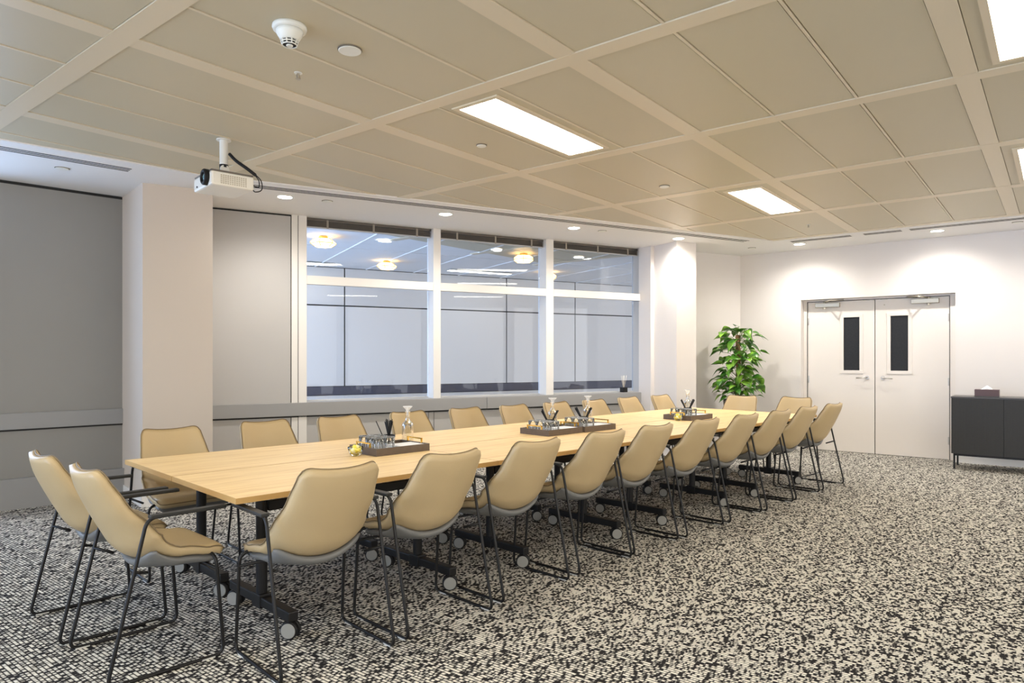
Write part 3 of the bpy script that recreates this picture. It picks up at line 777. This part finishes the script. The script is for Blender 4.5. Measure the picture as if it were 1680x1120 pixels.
carpos = [(2.93, 4.035), (4.42, 3.985), (4.90, 3.985), (6.60, 3.98)]
carnm = ['stoppered glass carafe behind the nearest tray', 'stoppered glass carafe behind the left paired tray', 'stoppered glass carafe behind the right paired tray', 'stoppered glass carafe behind the farthest tray']
potpos = [(2.655, 3.868), (4.262, 3.872), (4.700, 3.868), (6.30, 3.80)]
for i, (s_, n_, lb) in enumerate(TR):
    o = tray0 if i == 0 else copy_tree(tray0)
    o.location = S(s_, n_, TZ); o.rotation_euler = (0, 0, aT); o['label'] = lb; o['category'] = 'tray'; o['group'] = 'dark wooden serving trays'
    # tumblers: rows at the near-camera-left end
    q = 0
    spots = [(.050, .060), (.130, .055), (.052, .140), (.130, .138), (.058, .225), (.142, .222)]
    rn = ['front left corner', 'front, second', 'middle row left', 'middle row, second', 'back row left', 'back row, second']
    for (x, y), w_ in zip(spots, rn):
        g = tum0 if (i == 0 and q == 0) else copy_tree(tum0); q += 1
        p = S(s_+x, n_+y, TZ+.0105); g.location = p; g.rotation_euler = (0, 0, random.uniform(0, 3))
        g['label'] = 'clear cut-glass tumbler, %s, %s' % (w_, traynm[i]); g['category'] = 'glass'; g['group'] = 'cut-glass tumblers on the trays'
    h = make_holder(); s2, n2 = potpos[i]; h.location = S(s2, n2, TZ+.0105); h.rotation_euler = (0, 0, aT)
    h['label'] = ('glass pot crammed with black stirrers ' if i == 0 else 'glass pot with leaning bunches of stirrers ')+traynm[i]; h['category'] = 'pot'; h['group'] = 'stirrer pots'
    stirrers(h, 'full' if i == 0 else 'v', i)
    c = car0 if i == 0 else copy_tree(car0); c.location = S(*carpos[i], TZ+.0005); c.rotation_euler = (0, 0, .3*i)
    c['label'] = carnm[i]; c['category'] = 'carafe'; c['group'] = 'glass carafes with stoppers'
    b = MB(); b.box(0, .19, 0, .26, 0, .034, bev=.002); pp = b.build('paper_stack', 'paper'); pp.location = S(s_+.205, n_+.016, TZ+.0105); pp.rotation_euler = (0, 0, aT)
    if i < 3: pass
    # the pot stands at the back beside the paper
    tag(pp, 'stack of white paper '+traynm[i], 'paper', 'white paper stacks on the trays')
    pp.scale = (1, .64, 1)
def lemon_bowl(p, lb):
    t = thing('lemon_bowl', lb, 'bowl', p, 0, 'bowls of lemon pieces')
    b = MB(); b.lathe([(0, .0), (.022, 0), (.036, .012), (.046, .036), (.050, .056), (.048, .057)], 24); b.build('bowl_body', 'clear_glass', t)
    rnd = random.Random(3)
    for k in range(9):
        a1 = 2*PI*k/6; rr = .022 if k < 6 else .008; z = .022 if k < 3 else (.034 if k < 6 else .052)
        b = MB(); Mx = Matrix.Translation((rr*math.cos(a1), rr*math.sin(a1), z)) @ Matrix.Rotation(rnd.uniform(0, 3), 4, 'Z') @ Matrix.Rotation(rnd.uniform(.3, 1.2), 4, 'X')
        b.lathe([(0, -.006), (.010, -.004), (.0165, .004), (.0175, .009), (.015, .011), (0, .011)], 12, M=Mx)
        b.build('lemon_piece', 'lemon' if k % 3 else 'lemon_flesh', t)
lemon_bowl(S(2.335, 3.765, TZ+.0005), 'small glass bowl of lemon pieces at the corner of the nearest tray')
lemon_bowl(S(5.90, 3.665, TZ+.0005), 'small glass bowl of lemon pieces at the corner of the farthest tray')

# ------------------------------------------------------------------ reed diffuser on the sill
t = thing('reed_diffuser', 'small black reed diffuser on the sill of the right window pane', 'diffuser', Wp(2.93, .07, .849), aW)
b = MB(); b.box(-.04, .04, -.04, .04, 0, .070, bev=.005); b.build('diffuser_body', 'black_plastic', t)
for dx, dy in ((-.04, .01), (-.015, -.02), (.02, .015), (.045, -.005), (.0, .03), (.03, .03)):
    b = MB(); b.tube([(dx*.15, dy*.15, .06), (dx, dy, .235)], .0022, 5); b.build('reed', 'reed', t)

# ------------------------------------------------------------------ plant
px, py = 9.62, 3.58
t = thing('potted_climber', 'tall leafy green climber in a dark grey pot in the far corner', 'plant', (px, py, 0))
b = MB(); b.lathe([(0, 0), (.15, 0), (.155, .01), (.205, .73), (.205, .75), (.185, .75), (.18, .70), (0, .70)], 32); b.build('pot', 'pot_grey', t)
b = MB(); b.lathe([(0, .715), (.1, .715), (.181, .705)], 24); b.build('soil', 'soil', t)
b = MB(); b.tube([(0, 0, .70), (.005, .0, 1.2), (-.005, .005, 1.66)], [.036, .034, .032], 12); b.build('moss_pole', 'moss_pole', t)
rnd = random.Random(11)
lv = MB(); st = MB()
def leaf(base, d, size, droop, roll):
    d = d.normalized(); side = d.cross(Vector((0, 0, 1)))
    if side.length < .01: side = Vector((1, 0, 0))
    side.normalize(); upv = side.cross(d).normalized()
    side = (Matrix.Rotation(roll, 3, d) @ side); upv = side.cross(d).normalized()
    n_ = 7; prof = [0.0, .62, .92, 1.0, .86, .55, .22, 0.0]
    L_, c_, R_ = [], [], []
    for i in range(n_+1):
        f = i/n_; w = size*.36*prof[i]
        p = base+d*(size*f)-Vector((0, 0, 1))*(droop*size*f*f)
        back = -d*(size*.10) if i == 1 else Vector((0, 0, 0))
        c_.append(lv.bm.verts.new(p)); 
        if w > 0:
            L_.append(lv.bm.verts.new(p+side*w+upv*w*.28+back)); R_.append(lv.bm.verts.new(p-side*w+upv*w*.28+back))
        else: L_.append(None); R_.append(None)
    for i in range(n_):
        for Q in (L_, R_):
            vs = [c_[i], c_[i+1], Q[i+1], Q[i]]; vs = [q for q in vs if q is not None]
            if len(vs) >= 3:
                f_ = lv.bm.faces.new(vs); f_.smooth = True
for k in range(200):
    z = rnd.uniform(.78, 1.74) if k % 4 else rnd.uniform(.78, 1.0); a1 = rnd.uniform(0, 2*PI)
    env = .40 if z > 1.0 else .40
    if z > 1.5: env = .30
    if 1.05 < z < 1.2: env = .27
    r_ = env*math.sqrt(rnd.uniform(.08, 1))
    a0 = Vector((.03*math.cos(a1), .03*math.sin(a1), z-.05))
    base = Vector((r_*.75*math.cos(a1), r_*.75*math.sin(a1), z+rnd.uniform(-.02, .07)))
    st.tube([a0, (a0+base)/2+Vector((0, 0, .03)), base], .0028, 5)
    d = Vector((math.cos(a1+rnd.uniform(-.8, .8)), math.sin(a1+rnd.uniform(-.8, .8)), rnd.uniform(-.55, .35)))
    leaf(base, d, rnd.uniform(.09, .21) if z > .95 else rnd.uniform(.07, .13), rnd.uniform(.0, .7), rnd.uniform(-.6, .6))
for k in range(5):
    a1 = rnd.uniform(0, 2*PI); base = Vector((.04*math.cos(a1), .04*math.sin(a1), 1.70)); leaf(base, Vector((math.cos(a1), math.sin(a1), .9)), .16, .4, 0)
fo = lv.build('foliage', 'leaf', t); fo['kind'] = 'stuff'
md = fo.modifiers.new('Solidify', 'SOLIDIFY'); md.thickness = .0012
st.build('leaf_stem', 'stem_green', t)

# ------------------------------------------------------------------ sideboard and tissue box
cx0 = 9.795; cd = .42; cy1 = 1.045
W_ = 2.08
t = thing('sideboard', 'black ribbed sideboard on thin legs against the door wall', 'sideboard', (cx0, cy1, 0))
b = MB(); b.box(.022, cd, -W_, 0, .185, .852); b.build('cabinet_body', 'cabinet_black', t)
b = MB(); b.box(0, cd, -W_-.003, .003, .853, .872, bev=.002); b.build('cabinet_top', 'cabinet_top', t)
for k in range(4):
    y1 = -.003-k*.52; y0 = y1-.514
    b = MB(); b.box(.006, .021, y0, y1, .188, .851)
    yy = y0+.008
    while yy < y1-.012:
        b.box(.0, .006, yy, yy+.0095, .188, .851); yy += .0145
    b.build('cabinet_door', 'cabinet_black', t)
b = MB(); b.box(.03, .05, -W_+.02, -.02, .160, .184); b.box(cd-.05, cd-.03, -W_+.02, -.02, .160, .184); b.box(.03, cd-.03, -.04, -.02, .160, .184); b.box(.03, cd-.03, -W_+.02, -W_+.04, .16, .184); b.build('base_frame', 'black_metal', t)
for x, y in ((.03, -.04), (cd-.05, -.04), (.03, -W_+.02), (cd-.05, -W_+.02), (.03, -W_/2), (cd-.05, -W_/2)):
    b = MB(); b.box(x, x+.02, y, y+.02, 0, .16); b.build('leg', 'black_metal', t)
t = thing('tissue_box', 'dark brown tissue box with white tissue on the black sideboard', 'box', (9.93, .70, .8725), 0)
b = MB(); b.box(-.065, .065, -.125, .115, 0, .088, bev=.003); b.build('box_cover', 'tissue_brown', t)
b = MB(); b.box(-.067, .067, -.127, .117, 0, .012, bev=.002); b.build('box_base', 'cabinet_top', t)
b = MB()
g = [[b.bm.verts.new(((i-3)*.006+.004*math.sin(k*1.7), (k-5)*.012, .088+max(0, (.052-abs(k-4.5)*.0105))*(1-abs(i-3)/3.0)+.002*math.sin(i*2.1+k))) for i in range(7)] for k in range(11)]
for k in range(10):
    for i in range(6): b.bm.faces.new((g[k][i], g[k+1][i], g[k+1][i+1], g[k][i+1]))
ti = b.build('tissue', 'paper', t, smooth=True); md = ti.modifiers.new('Solidify', 'SOLIDIFY'); md.thickness = .002

# ------------------------------------------------------------------ world: daylight, bluer to the left
w = bpy.data.worlds.new('world'); sc.world = w; w.use_nodes = True
N = w.node_tree.nodes; L = w.node_tree.links; bg = N['Background']
tc = N.new('ShaderNodeTexCoord'); sp = N.new('ShaderNodeSeparateXYZ'); L.new(tc.outputs['Generated'], sp.inputs[0])
mr = N.new('ShaderNodeMapRange'); mr.inputs[1].default_value = -.2; mr.inputs[2].default_value = .4; L.new(sp.outputs[1], mr.inputs[0])
mx = N.new('ShaderNodeMix'); mx.data_type = 'RGBA'; mx.clamp_result = False; mx.inputs[6].default_value = (1.0, .96, .92, 1); mx.inputs[7].default_value = (1.7, 2.4, 3.6, 1)
L.new(mr.outputs[0], mx.inputs[0]); L.new(mx.outputs[2], bg.inputs['Color'])
bg.inputs['Strength'].default_value = 1.6
